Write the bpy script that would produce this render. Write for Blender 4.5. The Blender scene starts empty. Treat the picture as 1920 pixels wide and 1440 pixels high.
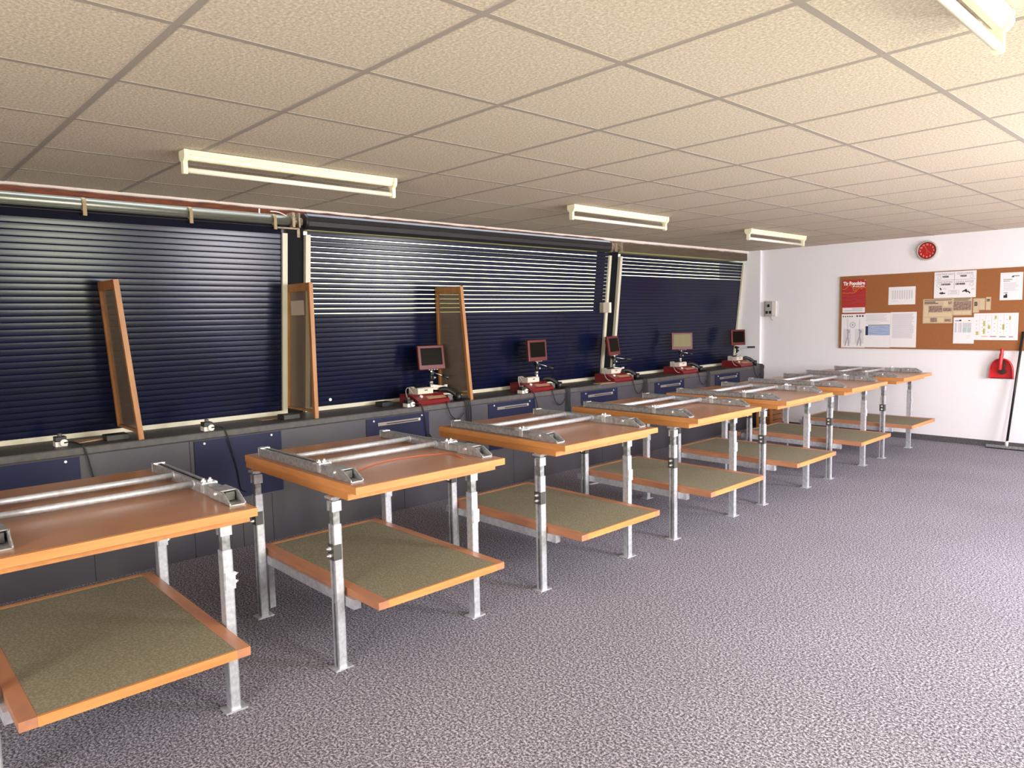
import bpy, bmesh, math, random
from mathutils import Vector, Matrix
random.seed(7)
scene = bpy.context.scene
COL = scene.collection
PI = math.pi

# ------------------------------------------------------------------ camera
cam_d = bpy.data.cameras.new('camera')
cam = bpy.data.objects.new('camera', cam_d)
COL.objects.link(cam)
FWD = Vector((-0.72741830, 0.68015598, -0.09083200))
RGT = Vector((0.68421835, 0.72897925, -0.02084461))
UPV = Vector((-0.05203706, 0.07731167, 0.99564806))
m = Matrix((RGT, UPV, -FWD)).transposed().to_4x4()
m.translation = Vector((0, 0, 1.56))
cam.matrix_world = m
cam_d.sensor_fit = 'HORIZONTAL'
cam_d.sensor_width = 36
cam_d.lens = 1351.834 / 1920 * 36
cam_d.clip_start = 0.05
scene.camera = cam

# ------------------------------------------------------------------ colour management
vs = scene.view_settings
vs.view_transform = 'Standard'
vs.look = 'None'
vs.gamma = 1
vs.use_curve_mapping = False
vs.exposure = -0.1

# ------------------------------------------------------------------ world: bright overcast sky, trees near the horizon, grass below
world = bpy.data.worlds.new('world')
scene.world = world
world.use_nodes = True
wn = world.node_tree
wn.nodes.clear()
w_out = wn.nodes.new('ShaderNodeOutputWorld')
w_bg = wn.nodes.new('ShaderNodeBackground')
w_tc = wn.nodes.new('ShaderNodeTexCoord')
w_sep = wn.nodes.new('ShaderNodeSeparateXYZ')
w_ramp = wn.nodes.new('ShaderNodeValToRGB')
w_map = wn.nodes.new('ShaderNodeMapRange')
w_map.inputs[1].default_value = -1
w_map.inputs[2].default_value = 1
cr = w_ramp.color_ramp
cr.elements[0].position = 0.0
cr.elements[0].color = (0.30, 0.33, 0.16, 1)
cr.elements[1].position = 1.0
cr.elements[1].color = (0.75, 0.85, 1.0, 1)
for p, c in ((0.49, (0.32, 0.36, 0.15, 1)), (0.505, (0.75, 0.80, 0.48, 1)), (0.57, (0.85, 0.88, 0.68, 1)), (0.64, (0.95, 0.97, 1.0, 1))):
    e = cr.elements.new(p)
    e.color = c
wn.links.new(w_tc.outputs['Generated'], w_sep.inputs[0])
wn.links.new(w_sep.outputs['Z'], w_map.inputs[0])
wn.links.new(w_map.outputs[0], w_ramp.inputs[0])
wn.links.new(w_ramp.outputs[0], w_bg.inputs['Color'])
w_bg.inputs['Strength'].default_value = 5.0
wn.links.new(w_bg.outputs[0], w_out.inputs[0])

# ------------------------------------------------------------------ daylight through the windows on the right
def area(name, loc, target, sx, sy, power, col, spread=180):
    l = bpy.data.lights.new(name, 'AREA')
    l.shape = 'RECTANGLE'
    l.size = sx
    l.size_y = sy
    l.energy = power
    l.color = col
    l.spread = math.radians(spread)
    o = bpy.data.objects.new(name, l)
    COL.objects.link(o)
    o.location = loc
    d = Vector(target) - Vector(loc)
    o.rotation_euler = d.to_track_quat('-Z', 'Z').to_euler()
    return o
WIN = [(1.75, 2.95, 0.95, 2.1), (3.85, 5.6, 0.95, 2.1), (6.5, 8.9, 0.95, 2.1)]
WX = 1.25
YB_ = -2.3
POW = [95, 200, 185]
TINT = [(0.92, 0.96, 0.78), (0.93, 0.90, 1.0), (0.93, 0.90, 1.0)]   # trees stand outside the first window
for (a, b, z0, z1), p, tint in zip(WIN, POW, TINT):
    yc = (a + b) / 2
    zc = (z0 + z1) / 2
    # skylight falling in, and warm light bounced up from the sunlit ground outside
    area('window_and_fill_sky', (WX + .06, yc, zc), (WX - 1, yc, zc - .42), b - a, z1 - z0, p, tint, 145)
    area('window_and_fill_bounce', (WX + .10, yc, zc - .05), (WX - 1, yc, zc + .9), b - a, z1 - z0, p * .28, (1.0, 0.90, 0.75))
# added window in the unseen wall behind the camera, to even out the light
ADDED_WIN = (-1.6, .7, .95, 2.1)
area('window_and_fill_bounce', (-.45, YB_ - .10, 1.5), (-.45, YB_ + 1, 2.5), 2.3, 1.15, 150, (1.0, 0.90, 0.75))  # added fill, warm and aimed up at the ceiling
area('window_and_fill_sky', (-.45, YB_ - .06, 1.5), (-.45, YB_ + 1, 1.1), 2.3, 1.15, 70, (0.93, 0.90, 1.0), 145)  # added fill, cooler and aimed slightly down

# ------------------------------------------------------------------ helpers
def tag(o, label=None, cat=None, group=None, kind=None):
    if label: o['label'] = label
    if cat: o['category'] = cat
    if group: o['group'] = group
    if kind: o['kind'] = kind
    return o

class MB:
    """collects shapes into one mesh"""
    def __init__(s):
        s.bm = bmesh.new()
    def _x(s, vs, M):
        if M is not None:
            for v in vs: v.co = M @ v.co
    def box(s, x0, x1, y0, y1, z0, z1, M=None, bev=0):
        if bev:
            t = bmesh.new()
            bmesh.ops.create_cube(t, size=1)
            for v in t.verts:
                v.co = Vector(((x0 + x1) / 2 + v.co.x * (x1 - x0), (y0 + y1) / 2 + v.co.y * (y1 - y0), (z0 + z1) / 2 + v.co.z * (z1 - z0)))
            bmesh.ops.bevel(t, geom=t.edges[:], offset=bev, segments=2, profile=.5, affect='EDGES')
            me = bpy.data.meshes.new('t'); t.to_mesh(me); t.free()
            n0 = len(s.bm.verts)
            s.bm.from_mesh(me); bpy.data.meshes.remove(me)
            s.bm.verts.ensure_lookup_table()
            s._x(s.bm.verts[n0:], M)
            return s
        c = [(x0, y0, z0), (x1, y0, z0), (x1, y1, z0), (x0, y1, z0), (x0, y0, z1), (x1, y0, z1), (x1, y1, z1), (x0, y1, z1)]
        return s.hexa(c, M)
    def hexa(s, c, M=None):
        vs = [s.bm.verts.new(p) for p in c]
        for f in ((3, 2, 1, 0), (4, 5, 6, 7), (0, 1, 5, 4), (1, 2, 6, 5), (2, 3, 7, 6), (3, 0, 4, 7)):
            s.bm.faces.new([vs[i] for i in f])
        s._x(vs, M)
        return s
    def prism(s, pts, axis, a, b, M=None):
        """polygon pts (2D) extruded along axis from a to b; axis x: pts=(y,z); y: pts=(x,z); z: pts=(x,y)"""
        def mk(p, t):
            return {'x': (t, p[0], p[1]), 'y': (p[0], t, p[1]), 'z': (p[0], p[1], t)}[axis]
        A = [s.bm.verts.new(mk(p, a)) for p in pts]
        B = [s.bm.verts.new(mk(p, b)) for p in pts]
        n = len(pts)
        s.bm.faces.new(A); s.bm.faces.new(B[::-1])
        for i in range(n):
            s.bm.faces.new((A[i], B[i], B[(i + 1) % n], A[(i + 1) % n]))
        s._x(A + B, M)
        return s
    def cyl(s, p, q, r, n=14, r2=None, cap=True, M=None):
        p = Vector(p); q = Vector(q)
        d = (q - p).normalized()
        u = d.orthogonal().normalized(); w = d.cross(u)
        r2 = r if r2 is None else r2
        A = [s.bm.verts.new(p + (u * math.cos(2 * PI * i / n) + w * math.sin(2 * PI * i / n)) * r) for i in range(n)]
        B = [s.bm.verts.new(q + (u * math.cos(2 * PI * i / n) + w * math.sin(2 * PI * i / n)) * r2) for i in range(n)]
        for i in range(n):
            f = s.bm.faces.new((A[i], A[(i + 1) % n], B[(i + 1) % n], B[i])); f.smooth = n > 6
        if cap:
            s.bm.faces.new(A[::-1]); s.bm.faces.new(B)
        s._x(A + B, M)
        return s
    def tube(s, pts, r, n=8, sub=6, M=None):
        """smooth tube through points (Catmull-Rom)"""
        P = [Vector(p) for p in pts]
        Q = []
        for i in range(len(P) - 1):
            a = P[max(i - 1, 0)]; b = P[i]; c = P[i + 1]; d = P[min(i + 2, len(P) - 1)]
            for k in range(sub):
                t = k / sub
                Q.append(.5 * ((2 * b) + (c - a) * t + (2 * a - 5 * b + 4 * c - d) * t * t + (3 * b - a - 3 * c + d) * t ** 3))
        Q.append(P[-1])
        rings = []
        u = None
        for i, p in enumerate(Q):
            t = (Q[min(i + 1, len(Q) - 1)] - Q[max(i - 1, 0)]).normalized()
            if u is None: u = t.orthogonal().normalized()
            u = (u - t * u.dot(t)).normalized(); w = t.cross(u)
            rings.append([s.bm.verts.new(p + (u * math.cos(2 * PI * k / n) + w * math.sin(2 * PI * k / n)) * r) for k in range(n)])
        for a, b in zip(rings, rings[1:]):
            for k in range(n):
                f = s.bm.faces.new((a[k], a[(k + 1) % n], b[(k + 1) % n], b[k])); f.smooth = True
        s.bm.faces.new(rings[0][::-1]); s.bm.faces.new(rings[-1])
        if M is not None:
            for r_ in rings: s._x(r_, M)
        return s
    def quad(s, pts, M=None):
        vs = [s.bm.verts.new(p) for p in pts]
        s.bm.faces.new(vs); s._x(vs, M)
        return s
    def disc(s, c, r, axis_u, axis_v, n=24, r_in=0):
        c = Vector(c); u = Vector(axis_u); v = Vector(axis_v)
        A = [s.bm.verts.new(c + u * r * math.cos(2 * PI * i / n) + v * r * math.sin(2 * PI * i / n)) for i in range(n)]
        if r_in:
            B = [s.bm.verts.new(c + u * r_in * math.cos(2 * PI * i / n) + v * r_in * math.sin(2 * PI * i / n)) for i in range(n)]
            for i in range(n): s.bm.faces.new((A[i], A[(i + 1) % n], B[(i + 1) % n], B[i]))
        else: s.bm.faces.new(A)
        return s
    def grid(s, rows, smooth=True):
        """rows of points -> quads"""
        R = [[s.bm.verts.new(p) for p in r] for r in rows]
        for a, b in zip(R, R[1:]):
            for i in range(len(a) - 1):
                f = s.bm.faces.new((a[i], a[i + 1], b[i + 1], b[i])); f.smooth = smooth
        return s
    def text(s, body, size, M, bold=0.0, align='LEFT', sx=1.0):
        c = bpy.data.curves.new('t', 'FONT')
        c.body = body; c.size = size; c.align_x = align; c.offset = bold; c.resolution_u = 2
        o = bpy.data.objects.new('t', c); COL.objects.link(o)
        dg = bpy.context.evaluated_depsgraph_get()
        me = bpy.data.meshes.new_from_object(o.evaluated_get(dg))
        n0 = len(s.bm.verts)
        s.bm.from_mesh(me); s.bm.verts.ensure_lookup_table()
        MM = M @ Matrix.Diagonal((sx, 1, 1, 1))
        for v in s.bm.verts[n0:]: v.co = MM @ v.co
        bpy.data.objects.remove(o); bpy.data.curves.remove(c); bpy.data.meshes.remove(me)
        return s
    def build(s, name, mat, parent=None, loc=None, recalc=True):
        if recalc: bmesh.ops.recalc_face_normals(s.bm, faces=s.bm.faces[:])
        me = bpy.data.meshes.new(name)
        s.bm.to_mesh(me); s.bm.free()
        me.materials.append(mat)
        o = bpy.data.objects.new(name, me)
        COL.objects.link(o)
        if loc is not None:
            me.transform(Matrix.Translation(-Vector(loc))); o.location = loc
        if parent is not None: o.parent = parent
        return o

def empty(name, loc, rz=0, label=None, cat=None, group=None):
    o = bpy.data.objects.new(name, None)
    COL.objects.link(o)
    o.location = loc; o.rotation_euler = (0, 0, rz)
    o.empty_display_size = .1
    return tag(o, label, cat, group)

def copy_tree(o, parent=None):
    c = o.copy(); COL.objects.link(c)
    c.parent = parent
    for ch in o.children: copy_tree(ch, c)
    return c

# ------------------------------------------------------------------ materials
def mat(name, color, rough=.5, metal=0, spec=.5, coat=0, noise=None, bump=None, stretch=(1, 1, 1), coords='Object'):
    """noise=(scale, colour2, lo, hi, detail); bump=(scale, strength, distance)"""
    M = bpy.data.materials.new(name); M.use_nodes = True
    nt = M.node_tree; b = nt.nodes['Principled BSDF']
    b.inputs['Base Color'].default_value = (*color, 1)
    b.inputs['Roughness'].default_value = rough
    b.inputs['Metallic'].default_value = metal
    b.inputs['Specular IOR Level'].default_value = spec
    b.inputs['Coat Weight'].default_value = coat
    b.inputs['Coat Roughness'].default_value = .15
    if noise or bump:
        tc = nt.nodes.new('ShaderNodeTexCoord'); mp = nt.nodes.new('ShaderNodeMapping')
        mp.inputs['Scale'].default_value = stretch
        nt.links.new(tc.outputs[coords], mp.inputs[0])
    if noise:
        n = nt.nodes.new('ShaderNodeTexNoise'); n.inputs['Scale'].default_value = noise[0]
        n.inputs['Detail'].default_value = noise[4] if len(noise) > 4 else 4
        r = nt.nodes.new('ShaderNodeValToRGB')
        r.color_ramp.elements[0].position = noise[2]; r.color_ramp.elements[0].color = (*color, 1)
        r.color_ramp.elements[1].position = noise[3]; r.color_ramp.elements[1].color = (*noise[1], 1)
        nt.links.new(mp.outputs[0], n.inputs['Vector']); nt.links.new(n.outputs['Fac'], r.inputs[0])
        nt.links.new(r.outputs[0], b.inputs['Base Color'])
    if bump:
        n2 = nt.nodes.new('ShaderNodeTexNoise'); n2.inputs['Scale'].default_value = bump[0]; n2.inputs['Detail'].default_value = 3
        bp = nt.nodes.new('ShaderNodeBump'); bp.inputs['Strength'].default_value = bump[1]; bp.inputs['Distance'].default_value = bump[2]
        nt.links.new(mp.outputs[0], n2.inputs['Vector']); nt.links.new(n2.outputs['Fac'], bp.inputs['Height'])
        nt.links.new(bp.outputs[0], b.inputs['Normal'])
    return M

def wood(name, c1, c2, stretch, rough=.45, scale=9, coat=.0):
    return mat(name, c1, rough, coat=coat, noise=(scale, c2, .35, .68, 6), stretch=stretch)

def carpet_mat():
    M = bpy.data.materials.new('grey_speckled_carpet'); M.use_nodes = True
    nt = M.node_tree; b = nt.nodes['Principled BSDF']
    b.inputs['Roughness'].default_value = .95; b.inputs['Specular IOR Level'].default_value = .12
    tc = nt.nodes.new('ShaderNodeTexCoord')
    n1 = nt.nodes.new('ShaderNodeTexNoise'); n1.inputs['Scale'].default_value = 100; n1.inputs['Detail'].default_value = 3; n1.inputs['Roughness'].default_value = .75
    n2 = nt.nodes.new('ShaderNodeTexNoise'); n2.inputs['Scale'].default_value = 1.1; n2.inputs['Detail'].default_value = 4
    r = nt.nodes.new('ShaderNodeValToRGB')
    e = r.color_ramp.elements
    e[0].position = .40; e[0].color = (.062, .057, .070, 1)
    e[1].position = .62; e[1].color = (.54, .505, .59, 1)
    x = r.color_ramp.elements.new(.5); x.color = (.207, .190, .226, 1)
    mx = nt.nodes.new('ShaderNodeMix'); mx.data_type = 'RGBA'; mx.blend_type = 'MULTIPLY'
    r2 = nt.nodes.new('ShaderNodeValToRGB'); r2.color_ramp.elements[0].position = .3; r2.color_ramp.elements[0].color = (.86, .86, .86, 1); r2.color_ramp.elements[1].position = .7
    mx.inputs[0].default_value = 1
    L = nt.links.new
    L(tc.outputs['Object'], n1.inputs['Vector']); L(tc.outputs['Object'], n2.inputs['Vector'])
    L(n1.outputs['Fac'], r.inputs[0]); L(n2.outputs['Fac'], r2.inputs[0])
    L(r.outputs[0], mx.inputs[6]); L(r2.outputs[0], mx.inputs[7]); L(mx.outputs[2], b.inputs['Base Color'])
    bp = nt.nodes.new('ShaderNodeBump'); bp.inputs['Strength'].default_value = .12; bp.inputs['Distance'].default_value = .002
    L(n1.outputs['Fac'], bp.inputs['Height']); L(bp.outputs[0], b.inputs['Normal'])
    return M

def tile_mat():
    """mineral fibre ceiling tile: cream with a fissured fleck"""
    M = bpy.data.materials.new('cream_mineral_tile'); M.use_nodes = True
    nt = M.node_tree; b = nt.nodes['Principled BSDF']
    b.inputs['Roughness'].default_value = .9; b.inputs['Specular IOR Level'].default_value = .2
    tc = nt.nodes.new('ShaderNodeTexCoord')
    n1 = nt.nodes.new('ShaderNodeTexNoise'); n1.inputs['Scale'].default_value = 95; n1.inputs['Detail'].default_value = 4; n1.inputs['Roughness'].default_value = .65
    r = nt.nodes.new('ShaderNodeValToRGB')
    r.color_ramp.elements[0].position = .34; r.color_ramp.elements[0].color = (.48, .405, .31, 1)
    r.color_ramp.elements[1].position = .62; r.color_ramp.elements[1].color = (.76, .668, .525, 1)
    x = r.color_ramp.elements.new(.70); x.color = (.88, .81, .65, 1)
    L = nt.links.new
    L(tc.outputs['Object'], n1.inputs['Vector']); L(n1.outputs['Fac'], r.inputs[0]); L(r.outputs[0], b.inputs['Base Color'])
    bp = nt.nodes.new('ShaderNodeBump'); bp.inputs['Strength'].default_value = .4; bp.inputs['Distance'].default_value = .003
    L(n1.outputs['Fac'], bp.inputs['Height']); L(bp.outputs[0], b.inputs['Normal'])
    return M

def sheet_mat():
    """dusty, half see-through grey-brown plastic sheet"""
    M = bpy.data.materials.new('tinted_clear_sheet'); M.use_nodes = True
    nt = M.node_tree; b = nt.nodes['Principled BSDF']; out = nt.nodes['Material Output']
    b.inputs['Base Color'].default_value = (.25, .185, .145, 1); b.inputs['Roughness'].default_value = .25
    t = nt.nodes.new('ShaderNodeBsdfTransparent'); t.inputs[0].default_value = (.92, .86, .70, 1)
    mx = nt.nodes.new('ShaderNodeMixShader'); mx.inputs[0].default_value = .6
    nt.links.new(t.outputs[0], mx.inputs[1]); nt.links.new(b.outputs[0], mx.inputs[2]); nt.links.new(mx.outputs[0], out.inputs[0])
    return M

def galv_mat(name, c1, c2, rough):
    return mat(name, c1, rough, metal=.55, noise=(48, c2, .36, .68, 5), bump=(60, .08, .002))

MT = {}
MT['carpet'] = carpet_mat()
MT['tile'] = tile_mat()
MT['grid'] = mat('cream_grid_runner', (.38, .335, .285), .6)
MT['wall'] = mat('white_stucco', (.84, .82, .85), .9, spec=.2, bump=(55, .45, .006))
MT['skirt'] = mat('carpet_skirting', (.05, .047, .052), .95, noise=(140, (.14, .13, .14), .4, .65))
MT['navy_post'] = mat('dark_navy_post_paint', (.004, .004, .006), .6, spec=.12)
MT['beam'] = mat('red_brown_beam', (.10, .024, .007), .8, spec=.2, noise=(14, (.05, .014, .007), .4, .65), stretch=(3, .6, 6))
MT['catch_light'] = mat('catch_light_orange', (.42, .20, .12), .5)  # orange of a catch light, painted on as a strip
MT['foil'] = mat('pale_foil_edge', (.90, .78, .72), .6, bump=(30, .3, .01))
MT['slat'] = mat('navy_gloss_slat', (.0035, .006, .027), .21, spec=.27, noise=(3, (.005, .0065, .021), .4, .6))
MT['recess_shade'] = mat('recess_shaded_navy', (.005, .006, .014), .8, spec=.1)  # shade of the recess put into the slat colour
MT['rail'] = mat('cream_guide_rail', (.62, .58, .46), .45)
MT['roller'] = mat('galvanized_roller', (.30, .31, .26), .36, metal=.75)
MT['strap'] = mat('tan_tape_strap', (.38, .28, .15), .7)
MT['bracket'] = mat('worn_bracket', (.20, .16, .12), .5, metal=.4, noise=(40, (.34, .26, .16), .4, .6))
MT['rolled'] = mat('dark_rolled_slats', (.022, .020, .022), .4)
MT['housing'] = mat('brown_roller_housing', (.075, .052, .030), .5, noise=(10, (.10, .075, .045), .4, .6), stretch=(1, .3, 4))
MT['lockbox'] = mat('beige_lock_plate', (.33, .28, .22), .5)
MT['lock_white'] = mat('white_lock_edge', (.8, .74, .66), .5)
MT['worktop'] = mat('speckled_granite_laminate', (.035, .031, .028), .5, noise=(160, (.17, .155, .14), .45, .72), bump=None)
MT['worktop_edge'] = mat('worn_grey_edge', (.062, .056, .055), .5, noise=(20, (.085, .077, .073), .4, .65))
MT['grey_panel'] = mat('grey_laminate_panel', (.070, .064, .072), .42, noise=(2.5, (.058, .055, .068), .4, .6))
MT['blue_panel'] = mat('navy_laminate_panel', (.007, .010, .048), .45, spec=.3)
MT['black'] = mat('black_plastic', (.012, .012, .012), .45)
MT['groove'] = mat('dark_groove', (.01, .01, .012), .8)
MT['screw'] = mat('bright_screw', (.75, .74, .72), .3, metal=.7)
MT['slot'] = mat('brushed_slot_handle', (.36, .33, .29), .32, metal=.6)
MT['beech'] = wood('oiled_beech', (.61, .265, .085), (.52, .205, .060), (.7, .25, 5))
MT['beech_x'] = wood('oiled_beech_long', (.57, .24, .075), (.48, .19, .052), (.3, 3, 6))
MT['beech_dk'] = wood('worn_beech_edge', (.47, .20, .098), (.37, .17, .10), (.5, 2, 4))
MT['pine'] = wood('varnished_pine', (.42, .185, .055), (.31, .12, .032), (4, 4, .35))
MT['top'] = mat('brown_table_laminate', (.42, .20, .105), .28, spec=.8, noise=(7, (.38, .178, .09), .35, .65, 6), stretch=(1, .4, 1))
MT['felt'] = mat('green_grey_shelf_mat', (.185, .165, .112), .92, spec=.15, noise=(110, (.28, .255, .18), .42, .68), bump=(110, .3, .003))
MT['galv'] = galv_mat('galvanized_steel', (.52, .53, .57), (.68, .68, .73), .42)
MT['galv_dk'] = galv_mat('dull_galvanized_tube', (.22, .225, .225), (.42, .43, .43), .38)
MT['galv_rail'] = galv_mat('dull_galvanized_rail', (.31, .315, .325), (.50, .50, .52), .4)
MT['plate'] = mat('dark_clamp_plate', (.10, .095, .09), .45, metal=.5)
MT['zinc'] = mat('bright_zinc', (.85, .85, .84), .25, metal=.8)
MT['sheet'] = sheet_mat()
MT['paper_note'] = mat('tan_note', (.52, .44, .33), .8)
MT['red_base'] = mat('dark_red_plastic', (.16, .008, .011), .34, spec=.4)
MT['red_bezel'] = mat('dull_red_bezel', (.11, .017, .016), .42, spec=.35)
MT['screen'] = mat('dark_screen', (.007, .005, .003), .3, spec=.04)
MT['screen_lit'] = mat('greenish_blank_screen', (.17, .145, .055), .4, spec=.2)
MT['ivory'] = mat('ivory_plastic', (.60, .54, .45), .5)
MT['ivory_lt'] = mat('pale_ivory_plastic', (.78, .74, .70), .45)
MT['chrome'] = mat('polished_pole', (.75, .74, .72), .22, metal=.85)
MT['label'] = mat('tan_label_strip', (.40, .22, .12), .5)
MT['cable'] = mat('black_cable_rubber', (.010, .010, .012), .5)
MT['grey_cable'] = mat('grey_cable', (.33, .32, .30), .5)
MT['grey_box'] = mat('mid_grey_plastic', (.10, .105, .105), .5)
MT['lamp_body'] = mat('cream_lamp_body', (.83, .79, .55), .45)
MT['lamp_tube'] = mat('unlit_tube_glass', (.84, .80, .66), .2)
MT['cork'] = mat('brown_cork', (.33, .125, .040), .85, noise=(120, (.28, .10, .03), .4, .65))
MT['paper'] = mat('white_paper', (.80, .78, .80), .7)
MT['newsprint'] = mat('yellowed_newsprint', (.56, .44, .30), .8)
MT['poster_red'] = mat('red_poster', (.42, .030, .028), .5)
MT['ink'] = mat('black_ink', (.02, .018, .02), .7)
MT['ink_grey'] = mat('grey_print', (.36, .34, .38), .7)
MT['ink_pale'] = mat('pale_grey_print', (.58, .55, .60), .7)
MT['ink_brown'] = mat('brown_photo_print', (.17, .105, .080), .7, noise=(60, (.42, .30, .24), .35, .7))
MT['ink_mist'] = mat('misty_print', (.66, .63, .68), .7)
MT['ink_white'] = mat('white_print', (.88, .82, .76), .7)
MT['ink_yellow'] = mat('orange_line_print', (.80, .33, .05), .7)
MT['ink_violet'] = mat('mauve_line_print', (.27, .10, .16), .7)
MT['ink_blue'] = mat('blue_table_print', (.26, .36, .58), .7, noise=(40, (.42, .50, .66), .4, .6), stretch=(.2, 1, 4))
MT['ink_navy'] = mat('navy_print', (.015, .03, .07), .7)
MT['ink_olive'] = mat('olive_print', (.50, .44, .12), .7)
MT['ink_sand'] = mat('sand_print', (.66, .52, .34), .7)
MT['ink_rose'] = mat('rose_print', (.50, .24, .28), .7)
MT['ink_moss'] = mat('moss_print', (.28, .33, .22), .7)
MT['ink_teal'] = mat('pale_teal_print', (.44, .55, .56), .7)
MT['clock_red'] = mat('clock_red', (.45, .014, .012), .4)
MT['clock_rim'] = mat('clock_dark_red_rim', (.14, .010, .010), .3)
MT['clock_case'] = mat('clock_grey_case', (.50, .46, .40), .3)
MT['clock_num'] = mat('pink_white_numerals', (.92, .42, .36), .5)
MT['clock_hand'] = mat('rose_hands', (.70, .16, .13), .5)
MT['pan_red'] = mat('red_dustpan_plastic', (.58, .016, .022), .3)
MT['pan_dark'] = mat('dark_red_lip', (.12, .008, .010), .5)
MT['bristle'] = mat('dark_bristles', (.05, .022, .018), .9)
MT['switch_case'] = mat('grey_switch_case', (.45, .42, .40), .5)
MT['switch_side'] = mat('pale_clear_cover', (.70, .64, .60), .3)
MT['cord'] = mat('orange_red_cord', (.50, .11, .04), .6)
MT['card'] = mat('tan_cardboard', (.42, .27, .17), .8)
MT['frame_white'] = mat('white_window_frame', (.8, .8, .8), .4)
MT['crate'] = wood('slatted_brown_wood', (.30, .12, .05), (.20, .08, .035), (1, 1, 9), scale=14)

# ------------------------------------------------------------------ room shell
H = 2.421          # ceiling height
XL, XR = -5.6, 1.25
YB, YF = -2.3, 9.456
CX0 = -5.17        # the ceiling stops short of the shutters
def structure(o): return tag(o, kind='structure')

structure(MB().box(XL, XR + .15, YB - .15, YF + .15, -.1, 0).build('floor', MT['carpet']))
c = MB().box(CX0, XR + .15, YB - .15, YF + .15, H, H + .06)
o = structure(c.build('ceiling', MT['tile']))
g = MB()
gx0, gy0, T = -1.594, 0.1595, 0.625
x = gx0 - 5 * T
while x < XR:
    g.box(x - .0118, x + .0118, YB, YF, H - .0012, H + .01)
    x += T
y = gy0 - 4 * T
while y < YF:
    g.box(CX0, XR, y - .0118, y + .0118, H - .0016, H + .01)
    y += T
structure(g.build('trim_1', MT['grid']))
# far wall, with a shallow pilaster beside the shutters
structure(MB().box(XL, XR + .15, YF, YF + .15, 0, H + .06).build('wall_back', MT['wall']))
structure(MB().box(-5.62, -4.985, 9.405, YF + .01, 0, H).build('trim_2', MT['wall']))
xa, xb, z0, z1 = ADDED_WIN
structure(MB().box(XL, xa, YB - .15, YB, 0, H + .06).box(xb, XR + .15, YB - .15, YB, 0, H + .06).box(xa, xb, YB - .15, YB, 0, z0).box(xa, xb, YB - .15, YB, z1, H + .06).build('wall_front', MT['wall']))
structure(MB().box(xa, xa + .05, YB - .05, YB, z0, z1).box(xb - .05, xb, YB - .05, YB, z0, z1).box(xa, xb, YB - .05, YB, z0, z0 + .05).box(xa, xb, YB - .05, YB, z1 - .05, z1).box(-.48, -.42, YB - .05, YB, z0, z1).build('window_4', MT['frame_white']))  # frame of the added window behind the camera
structure(MB().box(-4.96, XR, YF - .012, YF + .01, 0, .068).build('baseboard_back', MT['skirt']))
# right wall with three windows
w = MB()
ys = [YB]
for a, b, z0, z1 in WIN:
    w.box(WX, WX + .15, ys[-1], a, 0, H + .06)
    w.box(WX, WX + .15, a, b, 0, z0)
    w.box(WX, WX + .15, a, b, z1, H + .06)
    ys.append(b)
w.box(WX, WX + .15, ys[-1], YF, 0, H + .06)
structure(w.build('wall_right', MT['wall']))
for i, (a, b, z0, z1) in enumerate(WIN):
    f = MB()
    t = .05
    f.box(WX + .0, WX + .05, a, a + t, z0, z1); f.box(WX, WX + .05, b - t, b, z0, z1)
    f.box(WX, WX + .05, a, b, z0, z0 + t); f.box(WX, WX + .05, a, b, z1 - t, z1)
    ym = (a + b) / 2
    f.box(WX, WX + .05, ym - .03, ym + .03, z0, z1)
    structure(f.build('window_%d' % (i + 1), MT['frame_white']))
# window wall on the left: sill, lintel, leaning posts between the shutters
def sx(z): return -5.38 + (.15 / 1.44) * (z - .84)      # plane of the leaning shutters
structure(MB().box(-5.75, -5.44, YB - .15, YF + .15, -.1, .80).box(-5.75, -5.42, YB - .15, YF, 2.50, 2.60).build('wall_left', MT['wall']))
structure(MB().box(-5.50, -5.33, YB, YF, 2.30, 2.50).build('trim_3', MT['beam']))
def post(y0, y1, name):
    z0, z1 = .80, 2.30
    d = .012
    p = MB().hexa([(sx(z0) - .2, y0, z0), (sx(z0) - d, y0, z0), (sx(z0) - d, y1, z0), (sx(z0) - .2, y1, z0),
                   (sx(z1) - .2, y0, z1), (sx(z1) - d, y0, z1), (sx(z1) - d, y1, z1), (sx(z1) - .2, y1, z1)])
    structure(p.build(name, MT['navy_post']))
post(2.575, 2.720, 'trim_4'); post(6.455, 6.610, 'trim_5'); post(9.41, 9.46, 'trim_6'); post(-2.3, -1.05, 'trim_7')
structure(MB().box(-5.325, -5.315, 2.72, 6.40, 2.372, 2.384).build('catch_light_strip', MT['catch_light']))  # painted highlight: catch light along the top edge of the rolled shutter
# ragged pale foil strip where the ceiling ends
fo = MB()
rows = []
n = 160
for i in range(n + 1):
    y = YB + (9.40 - YB) * i / n
    j = random.uniform(-.004, .004)
    zz = H - .018 - .012 * (y > 6.3) + random.uniform(-.003, .003)
    rows.append([(CX0 + .012, y, H + .002), (CX0 + j + .004, y, zz + .006), (CX0 - .012 + j, y, zz), (CX0 - .022, y, H + .02)])
fo.grid(rows)
structure(fo.build('trim_8', MT['foil']))

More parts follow.
